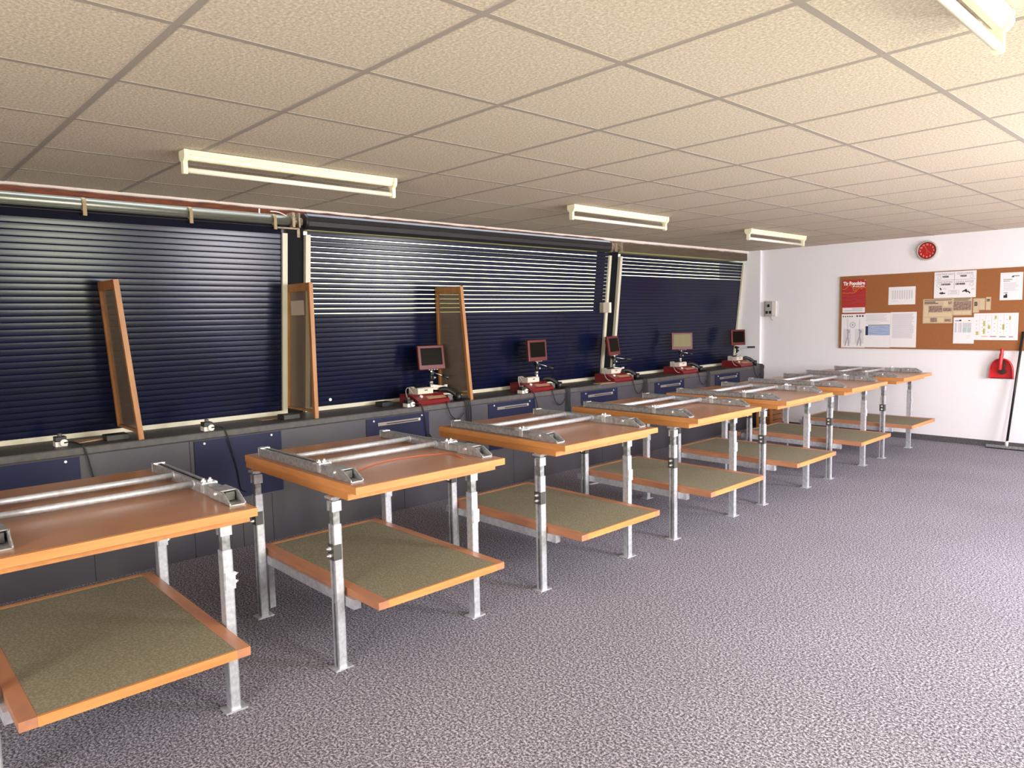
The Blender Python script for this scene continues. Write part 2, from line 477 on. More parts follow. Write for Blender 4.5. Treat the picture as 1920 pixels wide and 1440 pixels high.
# ------------------------------------------------------------------ roller shutters
def slat_rows(z, h, y0, y1, bulge):
    """one slightly convex slat, bottom z, height h"""
    rows = []
    K = 7
    for i in range(K + 1):
        t = (0, .05, .22, .40, .60, .78, .95, 1)[i]
        zz = z + h * t
        off = bulge * math.sin(PI * t) - (.0026 if i == 0 else 0)
        rows.append([(sx(zz) + off, y0, zz), (sx(zz) + off, y1, zz)])
    return rows
def shutter(y0, y1, zslits, zslit_low, label, name='roller_shutter', ztop=2.255):
    root = empty(name, (sx(.84), (y0 + y1) / 2, .84), 0, label, 'shutter', 'roller shutters in the window wall')
    R = root.location
    cu = MB()
    p = .04
    z = .872
    while z < ztop:
        slit = zslit_low is not None and z + p > zslit_low
        h = p
        if slit: h = p - zslits(z)
        for a in (0,):
            rws = slat_rows(z, h, y0, y1, .0007)
            cu.grid(rws, smooth=True)
            # back face a little behind, so that a slat has thickness
            cu.grid([[(q[0] - .004, q[1], q[2]) for q in r] for r in rws][::-1])
            cu.quad([rws[0][0], rws[0][1], (rws[0][1][0] - .004, y1, z), (rws[0][0][0] - .004, y0, z)])
            cu.quad([rws[-1][0], rws[-1][1], (rws[-1][1][0] - .004, y1, z + h), (rws[-1][0][0] - .004, y0, z + h)])
        z += p
    o = cu.build('slat_curtain', MT['slat'], root, recalc=False)
    o.location = -R
    b = MB().hexa([(sx(.84) - .02, y0, .8412), (sx(.84) + .03, y0, .8412), (sx(.84) + .03, y1, .8412), (sx(.84) - .02, y1, .8412),
                   (sx(.872) - .02, y0, .872), (sx(.872) + .018, y0, .872), (sx(.872) + .018, y1, .872), (sx(.872) - .02, y1, .872)])
    o = b.build('bottom_rail', MT['rail'], root); o.location = -R
    for ya, yb in ((y0 - .022, y0 + .018), (y1 - .018, y1 + .022)):
        q = MB()
        z0, z1 = .842, 2.238
        q.hexa([(sx(z0) - .04, ya, z0), (sx(z0) + .022, ya, z0), (sx(z0) + .022, yb, z0), (sx(z0) - .04, yb, z0),
                (sx(z1) - .04, ya, z1), (sx(z1) + .022, ya, z1), (sx(z1) + .022, yb, z1), (sx(z1) - .04, yb, z1)])
        o = q.build('guide_rail', MT['rail'], root); o.location = -R
    return root, R

zt = 2.335; xt = -5.235
# first shutter: fully closed, bare galvanized roller above it
s1, R = shutter(-1.02, 2.55, None, None, 'closed navy roller shutter at the left with a bare galvanized roller above it')
t = MB().cyl((xt, -1.0, zt), (xt, 2.60, zt), .036, 24)
for k in range(3):
    a = math.radians((20, 140, 260)[k])
    t.box(-.004, .004, -1.0, 2.58, .033, .040, Matrix.Translation((xt, 0, zt)) @ Matrix.Rotation(a, 4, 'Y'))
ro = t.build('roller_tube', MT['roller'], s1); ro.location = -R
for ys_ in (1.20, 1.85, 2.46):
    st = MB().cyl((xt, ys_, zt), (xt, ys_ + .022, zt), .041, 20)
    st.box(xt + .030, xt + .043, ys_, ys_ + .022, zt - .075, zt + .005)
    o = st.build('strap', MT['strap'], ro)
br = MB().box(xt - .05, xt + .05, 2.605, 2.625, zt - .05, zt + .06).box(xt - .05, xt + .05, 2.655, 2.668, zt - .05, zt + .06)
br.cyl((xt, 2.60, zt), (xt, 2.70, zt), .03, 16).box(xt - .02, xt + .01, 2.50, 2.67, zt - .062, zt - .05)
br.box(xt - .02, xt + .0, 2.662, 2.685, zt - .12, zt - .05)
o = br.build('end_bracket', MT['bracket'], s1); o.location = -R
o = MB().tube([(xt + .02, 2.36, H - .02), (xt + .05, 2.345, H - .05), (xt + .045, 2.35, zt + .03)], .005, 6).build('white_wire', MT['ivory_lt'], s1); o.location = -R
o = MB().tube([(xt + .03, 2.44, H - .03), (xt + .045, 2.50, H - .035), (xt + .045, 2.56, zt + .03)], .004, 6).build('pink_wire', MT['foil'], s1); o.location = -R
# closing slat and gap below the bare roller, recess shade painted into their colour
d = MB()
d.grid([[(sx(z) + .003, -1.02, z), (sx(z) + .003, 2.53, z)] for z in (2.235, 2.262, 2.283)])
d.grid([[(sx(z) - .004, -1.02, z), (sx(z) - .004, 2.53, z)] for z in (2.286, 2.30, 2.33)])
o = d.build('top_slat', MT['recess_shade'], s1, recalc=False); o.location = -R

random.seed(3)
def gapA(z):
    if z > 2.19: return .007
    if z > 2.15: return .0015
    if z > 2.11: return .0035
    return random.choice([.0050, .0055, .006, .006])
s2, R = shutter(2.745, 6.435, gapA, 1.60, 'middle navy roller shutter with many bright slits between its upper slats')
t = MB().cyl((xt - .01, 2.72, zt + .005), (xt - .01, 6.42, zt + .005), .060, 28)
for k in range(10):
    a = 2 * PI * k / 10
    t.box(-.018, .018, 2.74, 6.42, .054, .0625, Matrix.Translation((xt - .01, 0, zt + .005)) @ Matrix.Rotation(a, 4, 'Y'))
o = t.build('rolled_slats', MT['rolled'], s2); o.location = -R
br = MB().box(xt - .06, xt + .045, 6.43, 6.445, zt - .06, zt + .06).cyl((xt, 6.42, zt), (xt, 6.50, zt), .04, 16)
br.box(xt - .02, xt + .03, 6.50, 6.55, zt - .05, zt + .04)
o = br.build('end_bracket', MT['bracket'], s2); o.location = -R
lk = MB().box(sx(1.66) + .0, sx(1.66) + .055, 6.33, 6.43, 1.60, 1.715)
lb = lk.build('lock_box', MT['lockbox'], s2); lb.location = -R
o = MB().box(sx(1.66) + .0, sx(1.66) + .06, 6.43, 6.465, 1.60, 1.715).build('lock_edge', MT['lock_white'], lb)

o = MB().cyl((sx(.92) - .002, 2.955, .92), (sx(.92) + .006, 2.955, .92), .013, 16).build('lock_button', MT['ivory_lt'], s2); o.location = -R

random.seed(5)
def gapB(z):
    if z > 2.21: return .005
    if z > 2.17: return .007
    if z > 2.13: return .003
    if z > 2.07: return .004
    return .007
s3, R = shutter(6.635, 9.38, gapB, 2.01, 'far navy roller shutter next to the white end wall, slits only at its top')
t = MB().box(xt - .055, xt + .052, 6.60, 9.50 - .05, zt - .045, zt + .055, bev=.006)
o = t.build('roller_housing', MT['housing'], s3); o.location = -R
br = MB().box(xt - .055, xt + .058, 6.57, 6.61, zt - .05, zt + .06).cyl((xt, 6.56, zt), (xt, 6.60, zt), .03, 14)
o = br.build('end_bracket', MT['bracket'], s3); o.location = -R

# ------------------------------------------------------------------ counter
CXF, CXB, CT = -4.91, -5.40, .84
wt = MB().box(CXB, CXF - .006, YB + .02, 9.40, .80, CT)
worktop = wt.build('worktop', MT['worktop'])
tag(worktop, 'long dark speckled worktop running under the shutters along the left wall', 'worktop')
ed = MB().prism([(CXF - .006, .790), (CXF, .792), (CXF + .004, .800), (CXF + .004, CT - .006), (CXF, CT + .001), (CXF - .010, CT + .0015)], 'y', YB + .02, 9.40)
ed.build('front_edge', MT['worktop_edge'], worktop)
base = empty('counter_base', (-5.1, 3.6, 0), 0, 'grey panelled base cabinet under the long worktop with navy hatch fronts set in it', 'counter')
BR = base.location
def bpart(mb, name, m_, parent=base):
    o = mb.build(name, m_, parent)
    if parent is base: o.location = -BR
    return o
FX = -4.918
bpart(MB().box(-5.42, FX, YB + .02, 9.40, 0, .80), 'base_panel', MT['grey_panel'])
jo = MB()
for yj in (1.06, 1.66, 1.99, 2.21, 3.35, 4.60, 5.90, 7.15, 8.45):
    jo.box(FX - .002, FX + .0008, yj - .002, yj + .002, 0, .345 if yj not in (1.66,) else .79)
bpart(jo, 'panel_joint', MT['groove'])
hatches = [(.28, 1.02, False), (1.69, 2.30, False), (3.013, 3.623, True), (4.297, 4.895, True), (5.571, 6.166, True), (6.85, 7.445, True), (8.142, 8.75, True)]
for a, b, slot in hatches:
    hd = bpart(MB().box(FX, FX + .004, a, b, .355, .786), 'hatch_door', MT['blue_panel'])
    jb = MB().box(FX, FX + .0046, a - .004, a + .001, .355, .786)
    jb.build('hatch_edge', MT['groove'], hd)
    for ysw in (a + .065, b - .075):
        MB().cyl((FX + .003, ysw, .765), (FX + .010, ysw, .765), .008, 10).build('screw', MT['screw'], hd)
    if slot:
        MB().box(FX + .003, FX + .012, a + .10, b - .095, .722, .748).build('slot_handle', MT['slot'], hd)
        MB().box(FX + .011, FX + .0135, a + .12 + random.uniform(0, .1), b - .12, .730, .737).build('handle_slot', MT['groove'], hd)
        MB().cyl((FX + .01, b - .11, .738), (FX + .018, b - .11, .738), .011, 10).build('handle_knob', MT['screw'], hd)

# ------------------------------------------------------------------ shooting tables
TY = [1.557 - 1.285, 1.557, 2.86, 4.17, 5.43, 6.70, 8.005]
TX = -3.20        # table origin x
def P(x): return x - TX
def make_table():
    root = empty('height_adjustable_table', (TX, TY[1], 0))
    X0, X1 = P(-3.775), P(-2.645)
    W = .856
    body = MB().box(X0 + .001, X1 - .001, .001, W - .001, .8285, .857)
    up = MB().box(X0, X1, 0, .012, .828, .8595).box(X0, X1, W - .012, W, .828, .8595).box(X0, X0 + .012, .012, W - .012, .828, .8595).box(X1 - .012, X1, .012, W - .012, .828, .8595)
    top = MB().box(X0 + .012, X1 - .012, .012, W - .012, .828, .860).build('tabletop', MT['top'], root)
    body.bm.free()
    up.build('edge_strip', MT['beech'], top)
    MB().box(X0 + .004, X1 - .072, .002, W - .002, .792, .827).build('lower_board', MT['beech_x'], root)
    # lower shelf on two steel beams
    sx0, sx1, sy0, sy1, sz = P(-3.73), P(-2.572), .045, .770, .362
    sh = MB().box(sx0 + .03, sx1 - .010, sy0 + .05, sy1 - .05, sz - .028, sz).build('shelf', MT['felt'], root)
    MB().box(sx0, sx1, sy0, sy0 + .05, sz - .032, sz + .001).build('side_edging', MT['beech_dk'], sh)
    MB().box(sx0, sx1, sy1 - .05, sy1, sz - .032, sz + .001).build('side_edging', MT['beech_dk'], sh)
    MB().box(sx1 - .010, sx1 + .001, sy0 + .05, sy1 - .05, sz - .032, sz + .001).build('front_edging', MT['beech'], sh)
    MB().box(sx0 - .001, sx0 + .03, sy0 + .05, sy1 - .05, sz - .032, sz + .001).build('rear_edging', MT['beech'], sh)
    for yb in (.030, .748):
        MB().box(P(-3.76), P(-2.755), yb, yb + .038, .285, .329).build('beam', MT['galv'], root)
    # four telescopic legs; open side of the channel faces away from the table
    for xl in (P(-2.845), P(-3.655)):
        for side in (-1, 1):
            yl = .005 if side < 0 else .800
            s = side
            h = .021
            lg = MB()
            tk = .004
            # lipped channel: web towards the table, two flanges, two lips
            lg.box(xl - h, xl + h, min(yl - s * h, yl - s * (h - tk)), max(yl - s * h, yl - s * (h - tk)), .006, .665)
            ya, yb = sorted((yl - s * h, yl + s * h))
            lg.box(xl - h, xl - h + tk, ya, yb, .006, .665)
            lg.box(xl + h - tk, xl + h, ya, yb, .006, .665)
            y2, y3 = sorted((yl + s * h, yl + s * (h - tk)))
            lg.box(xl - h, xl - h + .011, y2, y3, .006, .665)
            lg.box(xl + h - .011, xl + h, y2, y3, .006, .665)
            leg = lg.build('leg', MT['galv'], root)
            MB().box(xl - .016, xl + .016, yl - .016, yl + .016, .30, .792).build('inner_tube', MT['galv_dk'], leg)
            MB().box(xl - .035, xl + .035, yl - .045, yl + .045, 0, .006).build('foot_plate', MT['galv'], leg)
            cp = MB()
            yo = yl + s * .026
            cp.box(xl - .025, xl + .025, min(yo, yo - s * .004), max(yo, yo - s * .004), .505, .575)
            cp.box(xl + .0215, xl + .0255, min(yo, yo - s * .040), max(yo, yo - s * .040), .505, .575)
            clamp = cp.build('clamp_plate', MT['plate'] if s < 0 else MT['galv'], leg)
            for zb in (.525, .557):
                MB().cyl((xl, yo, zb), (xl, yo + s * .010, zb), .010, 6).cyl((xl, yo, zb), (xl, yo + s * .020, zb), .005, 8).build('bolt', MT['zinc'], leg)
            # saddle at the top
            sd = MB().box(xl - .030, xl + .030, yl - .030, yl + .030, .782, .792)
            sd.box(xl - .023, xl + .023, yl - .023, yl + .023, .765, .772)
            sd.box(xl - .023, xl - .0165, yl - .023, yl + .023, .725, .772).box(xl + .0165, xl + .023, yl - .023, yl + .023, .725, .772)
            sd.box(xl - .016, xl + .016, yl - .016, yl + .016, .770, .785)
            sd.build('saddle', MT['galv'], leg)
    # rear prop under the beam
    MB().box(P(-3.765), P(-3.730), .078, .110, 0, .330).build('rear_prop', MT['galv'], root)
    return root

def make_frame():
    """steel rail frame lying on a table: two long rails with sloped ends and two round cross tubes"""
    root = empty('steel_rail_frame', (TX, TY[1], .860))
    for yr in (.062, .818):
        h = .024
        a = MB()
        xa, xb = P(-3.685), P(-2.915)
        a.box(xa, xb, yr - h, yr - h + .004, 0, .041).box(xa, xb, yr + h - .004, yr + h, 0, .041)
        a.box(xa, xb, yr - h, yr + h, 0, .004)
        a.box(xa, xb, yr - h, yr - .010, .037, .041).box(xa, xb, yr + .010, yr + h, .037, .041)
        rail = a.build('rail', MT['galv_rail'], root)
        MB().box(xa - .006, xa, yr - h - .002, yr + h + .002, 0, .045).box(xa - .006, xa + .03, yr - h - .002, yr + h + .002, .0405, .045).build('end_cap', MT['zinc'], rail)
        cl = MB().box(P(-3.075), P(-3.015), yr - .032, yr + .032, .040, .047).box(P(-3.045), P(-3.018), yr - h - .004, yr - h, 0.005, .05).box(P(-3.045), P(-3.018), yr + h, yr + h + .004, 0.005, .05)
        clo = cl.build('clamp', MT['galv'], rail)
        for yy in (-.014, .014):
            MB().cyl((P(-3.05), yr + yy, .046), (P(-3.05), yr + yy, .062), .006, 8).cyl((P(-3.05), yr + yy, .046), (P(-3.05), yr + yy, .053), .011, 6).build('bolt', MT['zinc'], clo)
        e = MB().box(P(-3.02), P(-2.90), yr - .021, yr + .021, .004, .044)
        e.build('slide_tube', MT['galv_rail'], rail)
        # end bracket with sloped cheeks
        eb = MB()
        x0, x1, x2 = P(-2.935), P(-2.80), P(-2.735)
        for ys_ in (-1, 1):
            y2, y3 = sorted((yr + ys_ * .032, yr + ys_ * .027))
            eb.prism([(x0, .0), (x2, .0), (x2, .010), (x1, .046), (x0, .046)], 'y', y2, y3)
        eb.box(x0, x2, yr - .032, yr + .032, 0, .004)
        eb.box(x0 + .01, x1 - .02, yr - .032, yr + .032, .043, .047)
        br_ = eb.build('end_bracket', MT['galv_rail'], rail)
        MB().box(P(-2.90), x1 - .005, yr - .018, yr + .018, .008, .040).build('inner_block', MT['plate'], br_)
        MB().cyl((P(-2.87), yr - .042, .028), (P(-2.87), yr + .042, .028), .009, 10).build('pin', MT['zinc'], br_)
    for xp in (P(-3.385), P(-3.135)):
        t_ = MB().cyl((xp, .085, .026), (xp, .795, .026), .0135, 18)
        t_.cyl((xp, .085, .026), (xp, .091, .026), .018, 16).cyl((xp, .789, .026), (xp, .795, .026), .018, 16)
        t_.build('cross_tube', MT['galv'], root)
    return root

TL = ['nearest wooden table on steel legs, cut off by the left edge of the photo',
      'second table from the near end, the one with an orange curve on its wooden top',
      'third table from the near end, wooden top on galvanized steel legs with an olive shelf',
      'fourth table from the near end, middle one of the seven wooden-topped steel tables',
      'fifth table from the near end, its front wooden edge showing a joint near the middle',
      'sixth table from the near end, last but one before the white end wall',
      'farthest wooden-topped steel table, closest to the white end wall']
FL = ['galvanized rail frame lying on the nearest table at the left edge of the photo',
      'galvanized rail frame lying on the second table, behind the orange curve',
      'galvanized rail frame lying on the third table from the near end',
      'galvanized rail frame lying on the fourth table, the middle one of seven',
      'galvanized rail frame lying on the fifth table, the one with a jointed front edge',
      'galvanized rail frame lying on the sixth table, last but one in the row',
      'galvanized rail frame lying on the farthest table by the white end wall']
tb0 = make_table(); fr0 = make_frame()
tables = []
for i, y in enumerate(TY):
    tb = tb0 if i == 0 else copy_tree(tb0)
    tb.location = (TX, y, 0)
    tag(tb, TL[i], 'table', 'wooden tables on steel legs in a row')
    fr = fr0 if i == 0 else copy_tree(fr0)
    fr.location = (TX, y, .8605)
    tag(fr, FL[i], 'rail frame', 'steel rail frames on the tables')
    tables.append(tb)
MB().box(P(-2.645) - .001, P(-2.645) + .0008, .352, .357, .828, .860).build('edge_joint', MT['beech_dk'], tables[4])

# orange curve on the second table
pts = []
for k in range(25):
    t = k / 24
    yy = TY[1] + .12 + .62 * t
    xx = -2.87 - .155 * math.sin(PI * (t * .86 + .03)) ** .8 - .02 * t
    pts.append((xx, yy, .8625))
pts += [(-2.80, TY[1] + .715, .8625)]
tag(MB().tube(pts, .0022, 6, 2).build('cord', MT['cord'], loc=(-2.9, TY[1] + .4, .8605)), 'thin orange-red cord lying in an arc on the second table top', 'cord')

# ------------------------------------------------------------------ partition screens on the counter
def partition(y, lean, note, label, name='partition_screen'):
    """pine frame, upright front post, rear post following the leaning shutter, plastic sheet between"""
    root = empty(name, (-4.915, y, .842), 0, label, 'partition', 'pine framed partition screens on the worktop')
    root.rotation_euler = (lean, 0, 0)
    hz = 1.012
    t = .016
    fx, bx0, bx1 = 0.0, -.475, -.375
    MB().box(fx - .034, fx, -t, t, 0, hz, bev=.002).build('front_post', MT['pine'], root)
    MB().hexa([(bx0, -t, .045), (bx0 + .038, -t, .045), (bx0 + .038, t, .045), (bx0, t, .045), (bx1, -t, hz), (bx1 + .038, -t, hz), (bx1 + .038, t, hz), (bx1, t, hz)]).build('rear_post', MT['pine'], root)
    MB().box(bx1 + .036, fx - .034, -t, t, hz - .060, hz - .001).build('top_rail', MT['pine'], root)
    MB().box(bx0 + .037, fx - .034, -t + .003, t - .003, .045, .062).build('bottom_rail', MT['pine'], root)
    sh = MB().hexa([(bx0 + .036, -.002, .060), (fx - .033, -.002, .060), (fx - .033, .002, .060), (bx0 + .036, .002, .060),
                    (bx1 + .030, -.002, hz - .058), (fx - .033, -.002, hz - .058), (fx - .033, .002, hz - .058), (bx1 + .030, .002, hz - .058)]).build('clear_sheet', MT['sheet'], root)
    if note:
        MB().box(-.33, -.12, -.004, -.0028, .775, .885).build('paper_note', MT['paper_note'], sh)
    return root
partition(1.372, .085, False, 'leaning pine partition screen in front of the closed shutter at the left')
partition(2.59, .0, True, 'upright pine partition screen by the first dark post with a paper note on it')
partition(4.105, .085, False, 'leaning pine partition screen with bright slits showing through, behind the first monitor')

def black_block(x, y, label, l=.13):
    tag(MB().box(x - .055, x + .055, y - l / 2, y + l / 2, .8402, .876, bev=.003).build('black_block', MT['black'], loc=(x, y, .84)), label, 'block', 'black blocks on the worktop')
black_block(-5.08, 1.265, 'black plastic block at the foot of the leftmost leaning partition')
black_block(-5.10, 2.455, 'black plastic block at the foot of the upright partition with the paper note')
black_block(-5.20, 3.37, 'flat black block on the worktop left of the first red monitor station', .11)

# grey switch boxes with a cable
def switch_box(x, y, label, cab):
    root = empty('switch_box', (x, y, .8402), 0, label, 'switch box', 'small white and black switch boxes on the worktop')
    MB().box(-.035, .035, -.032, .032, 0, .030, bev=.002).build('base', MT['ivory_lt'], root)
    MB().box(-.033, .033, -.030, .030, .030, .060, bev=.003).build('lid', MT['black'], root)
    MB().cyl((0, 0, .060), (0, 0, .078), .013, 14).build('knob', MT['grey_box'], root)
    gl = MB().cyl((.034, .010, .024), (.052, .012, .024), .021, 18).build('gland', MT['ivory_lt'], root)
    if cab:
        pts = [(p[0] - x, p[1] - y, p[2] - .8402) for p in cab]
        MB().tube(pts, .0042, 7, 6).build('cable', MT['cable'], gl)
def hang(x, y, dy, zb, dx=0):
    return [(x + .05, y + .012, .864), (x + .08, y + .04, .868), (CXF - .012, y + .07, .860), (CXF + .014, y + .09, .838), (CXF + .012, y + .11 + dy * .3, .70), (CXF + .008, y + .12 + dy * .7, .55), (CXF + .006, y + .12 + dy, zb), (CXF + .006, y + .14 + dy * 1.4, zb - .03)]
switch_box(-5.07, .955, 'small black and white switch box on the worktop at the far left, beside folded papers', hang(-5.07, .955, .03, .38))
switch_box(-4.985, 1.805, 'small black and white switch box on the worktop between the first two partitions', hang(-4.985, 1.805, .06, .42))
switch_box(-4.968, 3.455, 'small black and white switch box left of the first red monitor station', hang(-4.968, 3.455, .03, .60))
switch_box(-4.965, 4.775, 'small black and white switch box left of the second red monitor station', hang(-4.965, 4.775, .10, .58))

# papers on the worktop
tag(MB().hexa([(-5.20, 1.05, .841), (-5.09, 1.06, .841), (-5.12, 1.20, .841), (-5.22, 1.18, .841), (-5.20, 1.05, .850), (-5.09, 1.06, .843), (-5.12, 1.20, .853), (-5.22, 1.18, .846)]).build('folded_leaflet', MT['card'], loc=(-5.15, 1.12, .841)), 'folded tan leaflet lying on the worktop beside the leftmost switch box', 'leaflet')
tag(MB().box(-5.30, -5.16, 2.27, 2.45, .8405, .8425).build('paper_sheet', MT['card'], loc=(-5.2, 2.36, .8405)), 'tan paper sheet on the worktop beside the upright partition', 'paper')
tag(MB().box(-5.03, -4.93, 5.90, 6.15, .8405, .8465).build('cardboard_sheet', MT['card'], loc=(-4.98, 6.02, .8405)), 'flat tan cardboard piece on the worktop in front of the third monitor station', 'cardboard')

# ------------------------------------------------------------------ monitor stations
def station(yc, ang, pole_dy, tilt, lit, arm, label, handle=(.10, -.045), grey_loop=True):
    root = empty('monitor_station', (-5.07, yc, .8402), 0, label, 'monitor station', 'red monitor stations on the worktop')
    hw = .165
    # base: flat red housing sloping to the front
    bs = MB().prism([(-.15, 0), (.135, 0), (.138, .012), (.126, .038), (.040, .072), (.02, .084), (-.15, .084)], 'y', -hw, hw)
    b = bs.build('base', MT['red_base'], root)
    # sloped label strip and a bright knob on the front slope
    sl = Matrix.Translation((.083, .055, .0550)) @ Matrix.Rotation(math.atan2(.034, .086), 4, 'Y')
    MB().box(-.022, .022, -.095, .095, 0, .003, sl).build('label_strip', MT['label'], b)
    MB().cyl((.058, -.085, .062), (.064, -.085, .076), .014, 14).build('round_button', MT['ivory_lt'], b)
    # ivory printer on the rear left of the base
    pr = MB().prism([(-.10, .084), (.03, .084), (.035, .088), (.035, .130), (.02, .139), (-.035, .132), (-.07, .146), (-.10, .142)], 'y', -.10, .060).build('printer', MT['ivory'], root)
    MB().box(.0345, .0375, -.03, .0, .113, .121).build('printer_slot', MT['black'], pr)
    MB().prism([(-.098, .133), (-.035, .129), (.018, .136), (.018, .143), (-.035, .137), (-.066, .1485), (-.098, .144)], 'y', -.07, .052).build('printer_lid', MT['black'], pr)
    # pole
    px, py = -.075, .105 + pole_dy
    MB().cyl((px, py, .08), (px, py, .178), .016, 16).cyl((px, py, .160), (px, py, .180), .018, 16).build('pole', MT['chrome'], root)
    MB().cyl((px, py, .175), (px, py, .248), .013, 14).box(px - .02, px + .02, py - .016, py + .016, .238, .272).cyl((px - .03, py, .257), (px + .03, py, .257), .012, 12).box(px - .012, px + .012, py + .012, py + .03, .195, .225).build('pan_head', MT['black'], root)
    kn = MB().cyl((px + .015, py + .02, .210), (px + .03, py + .024, .210), .009, 10).cyl((px + .02, py - .02, .268), (px + .034, py - .02, .268), .007, 10).build('clamp_knob', MT['zinc'], root)
    # monitor on the tilting head
    Mm = Matrix.Translation((px + .03, py, .284)) @ Matrix.Rotation(ang, 4, 'Z') @ Matrix.Rotation(tilt, 4, 'Y')
    w2, hh = .132, .215
    mo = MB().box(-.030, .0, -w2, w2, 0, hh, Mm, bev=.007)
    mon = mo.build('monitor_bezel', MT['red_bezel'], root)
    MB().box(-.055, -.030, -w2 + .03, w2 - .03, .03, hh - .03, Mm, bev=.006).build('monitor_back', MT['red_bezel'], mon)
    MB().box(-.002, .0015, -w2 + .026, w2 - .026, .040, hh - .024, Mm).build('screen', MT['screen_lit'] if lit else MT['screen'], mon)
    bt = MB()
    for k in range(4): bt.box(-.008, .002, -.04 + k * .026, -.028 + k * .026, -.004, .001, Mm)
    bt.build('buttons', MT['ivory'], mon)
    # tilt handle with a black grip
    a0 = Vector((px + .02, py + .02, .254))
    a1 = a0 + Vector((.06, handle[0] * .55, handle[1] * .55)); a2 = a0 + Vector((.10, handle[0], handle[1]))
    hd = MB().cyl(a0, a1, .0045, 8).build('tilt_handle', MT['zinc'], root)
    MB().cyl(a1, a2, .0125, 12, r2=.0145).build('grip', MT['black'], hd)
    # horizontal arm with a white end
    if arm:
        MB().hexa([(px - .012, py, .105), (px + .012, py, .105), (px + .03, py + .14, .088), (px + .006, py + .14, .088), (px - .012, py, .150), (px + .012, py, .150), (px + .03, py + .14, .128), (px + .006, py + .14, .128)]).build('side_arm', MT['ivory'], root)
        MB().cyl((px + .02, py + .145, .080), (px + .02, py + .145, .140), .016, 14).build('arm_end', MT['ivory_lt'], root)
    # black handset lying to the right of the base, its cradle beneath it
    hs = MB().tube([(-.045, .195, .095), (-.01, .225, .105), (.03, .262, .085), (.07, .295, .048)], .023, 12, 6)
    hs.cyl((.082, .302, .0), (.082, .302, .068), .027, 14).cyl((.03, .315, .0), (.03, .315, .05), .026, 12).box(-.06, .05, .185, .29, 0, .028)
    hs.build('handset', MT['black'], root)
    MB().box(.02, .085, .185, .235, .012, .058, bev=.004).cyl((.05, .21, 0), (.05, .21, .014), .02, 10).build('handset_cradle', MT['grey_box'], root)
    # cables over the counter edge
    rnd = random.Random(int(yc * 100))
    fx = CXF + 5.07
    for k in range(4):
        y0 = .285 + k * .018
        zz = -.30 - rnd.random() * .12
        pts = [(.085, .30, .02), (fx - .014, y0 + .01, .016), (fx + .016, y0 + .02, -.004), (fx + .010 + k * .003, y0 + .02 + rnd.uniform(-.01, .02), -.14), (fx + .010, y0 + .03 + rnd.uniform(-.015, .03), zz), (fx + .008, y0 + .05 + rnd.uniform(-.02, .04), zz - .12)]
        MB().tube(pts, .0045, 7, 5).build('cable', MT['cable'], root)
    MB().tube([(.145, .12, .010), (fx + .004, .11, .013), (fx + .018, .105, -.02), (fx + .02, .14, -.11), (fx + .018, .22, -.15), (fx + .016, .285, -.10)], .0045, 7, 6).build('cable', MT['cable'], root)
    if grey_loop:
        MB().tube([(-.02, -.10, .075), (-.02, -.16, .145), (.02, -.215, .120), (.06, -.215, .045), (.08, -.16, .020), (.085, -.10, .055)], .0032, 7, 6).build('printer_cable', MT['grey_cable'], root)
    return root
SY = [3.705, 5.02, 6.31, 7.62, 8.98]
station(SY[0], math.radians(-8), .02, math.radians(-8), False, True, 'red monitor station nearest the camera, in front of the leaning partition', (.085, -.05))
station(SY[1], math.radians(0), .03, math.radians(-4), False, False, 'second red monitor station, dark screen, in front of the middle shutter', (.10, -.05))
station(SY[2], math.radians(12), -.03, math.radians(-9), False, True, 'third red monitor station, turned sideways by the second dark post', (.16, -.03))
station(SY[3], math.radians(-42), -.02, math.radians(-3), True, False, 'fourth red monitor station, the one with a pale greenish screen', (.07, -.03), True)
station(SY[4], math.radians(-14), -.01, math.radians(-3), False, False, 'farthest red monitor station, at the far end of the worktop beside the white wall', (.24, -.005))

# ------------------------------------------------------------------ ceiling lamps
def lamp(x, y0, y1, label):
    root = empty('tube_lamp', (x, (y0 + y1) / 2, H - .004), 0, label, 'ceiling lamp', 'fluorescent tube lamps on the ceiling')
    L_ = (y1 - y0) / 2
    prof = [(-.034, 0), (-.034, -.012), (-.030, -.015), (-.030, -.022), (-.024, -.026), (-.020, -.040), (-.010, -.046), (.010, -.046), (.020, -.040), (.024, -.026), (.030, -.022), (.030, -.015), (.034, -.012), (.034, 0)]
    MB().prism(prof, 'y', -L_ + .012, L_ - .012).build('lamp_body', MT['lamp_body'], root)
    for s in (-1, 1):
        e = [(-.038, .0), (-.038, -.030), (-.030, -.046), (-.016, -.056), (-.016, -.108), (-.010, -.114), (.010, -.114), (.016, -.108), (.016, -.056), (.030, -.046), (.038, -.030), (.038, 0)]
        MB().prism(e, 'y', s * L_ - .011, s * L_ + .011).build('end_cap', MT['lamp_body'], root)
    MB().cyl((0, -L_ + .012, -.094), (0, L_ - .012, -.094), .0135, 20).build('fluorescent_tube', MT['lamp_tube'], root)
    return root
lamp(-3.75, 1.325, 2.545, 'unlit white tube lamp on the ceiling near the closed left shutter')
lamp(-3.78, 4.20, 5.42, 'unlit white tube lamp on the ceiling in the middle of the window row')
lamp(-3.78, 6.88, 8.10, 'unlit white tube lamp farthest away, near the white end wall')
lamp(-.615, 1.335, 2.555, 'white tube lamp cut off at the top right corner of the photo')

# ------------------------------------------------------------------ far wall objects
YW = YF - .002
FR = Matrix(((1, 0, 0, 0), (0, 0, 1, 0), (0, 1, 0, 0), (0, 0, 0, 1)))   # text plane -> wall plane (x, z)
def on_wall(x, z, d=.0): return Matrix.Translation((x, YW - d, z)) @ Matrix.Rotation(PI / 2, 4, 'X')

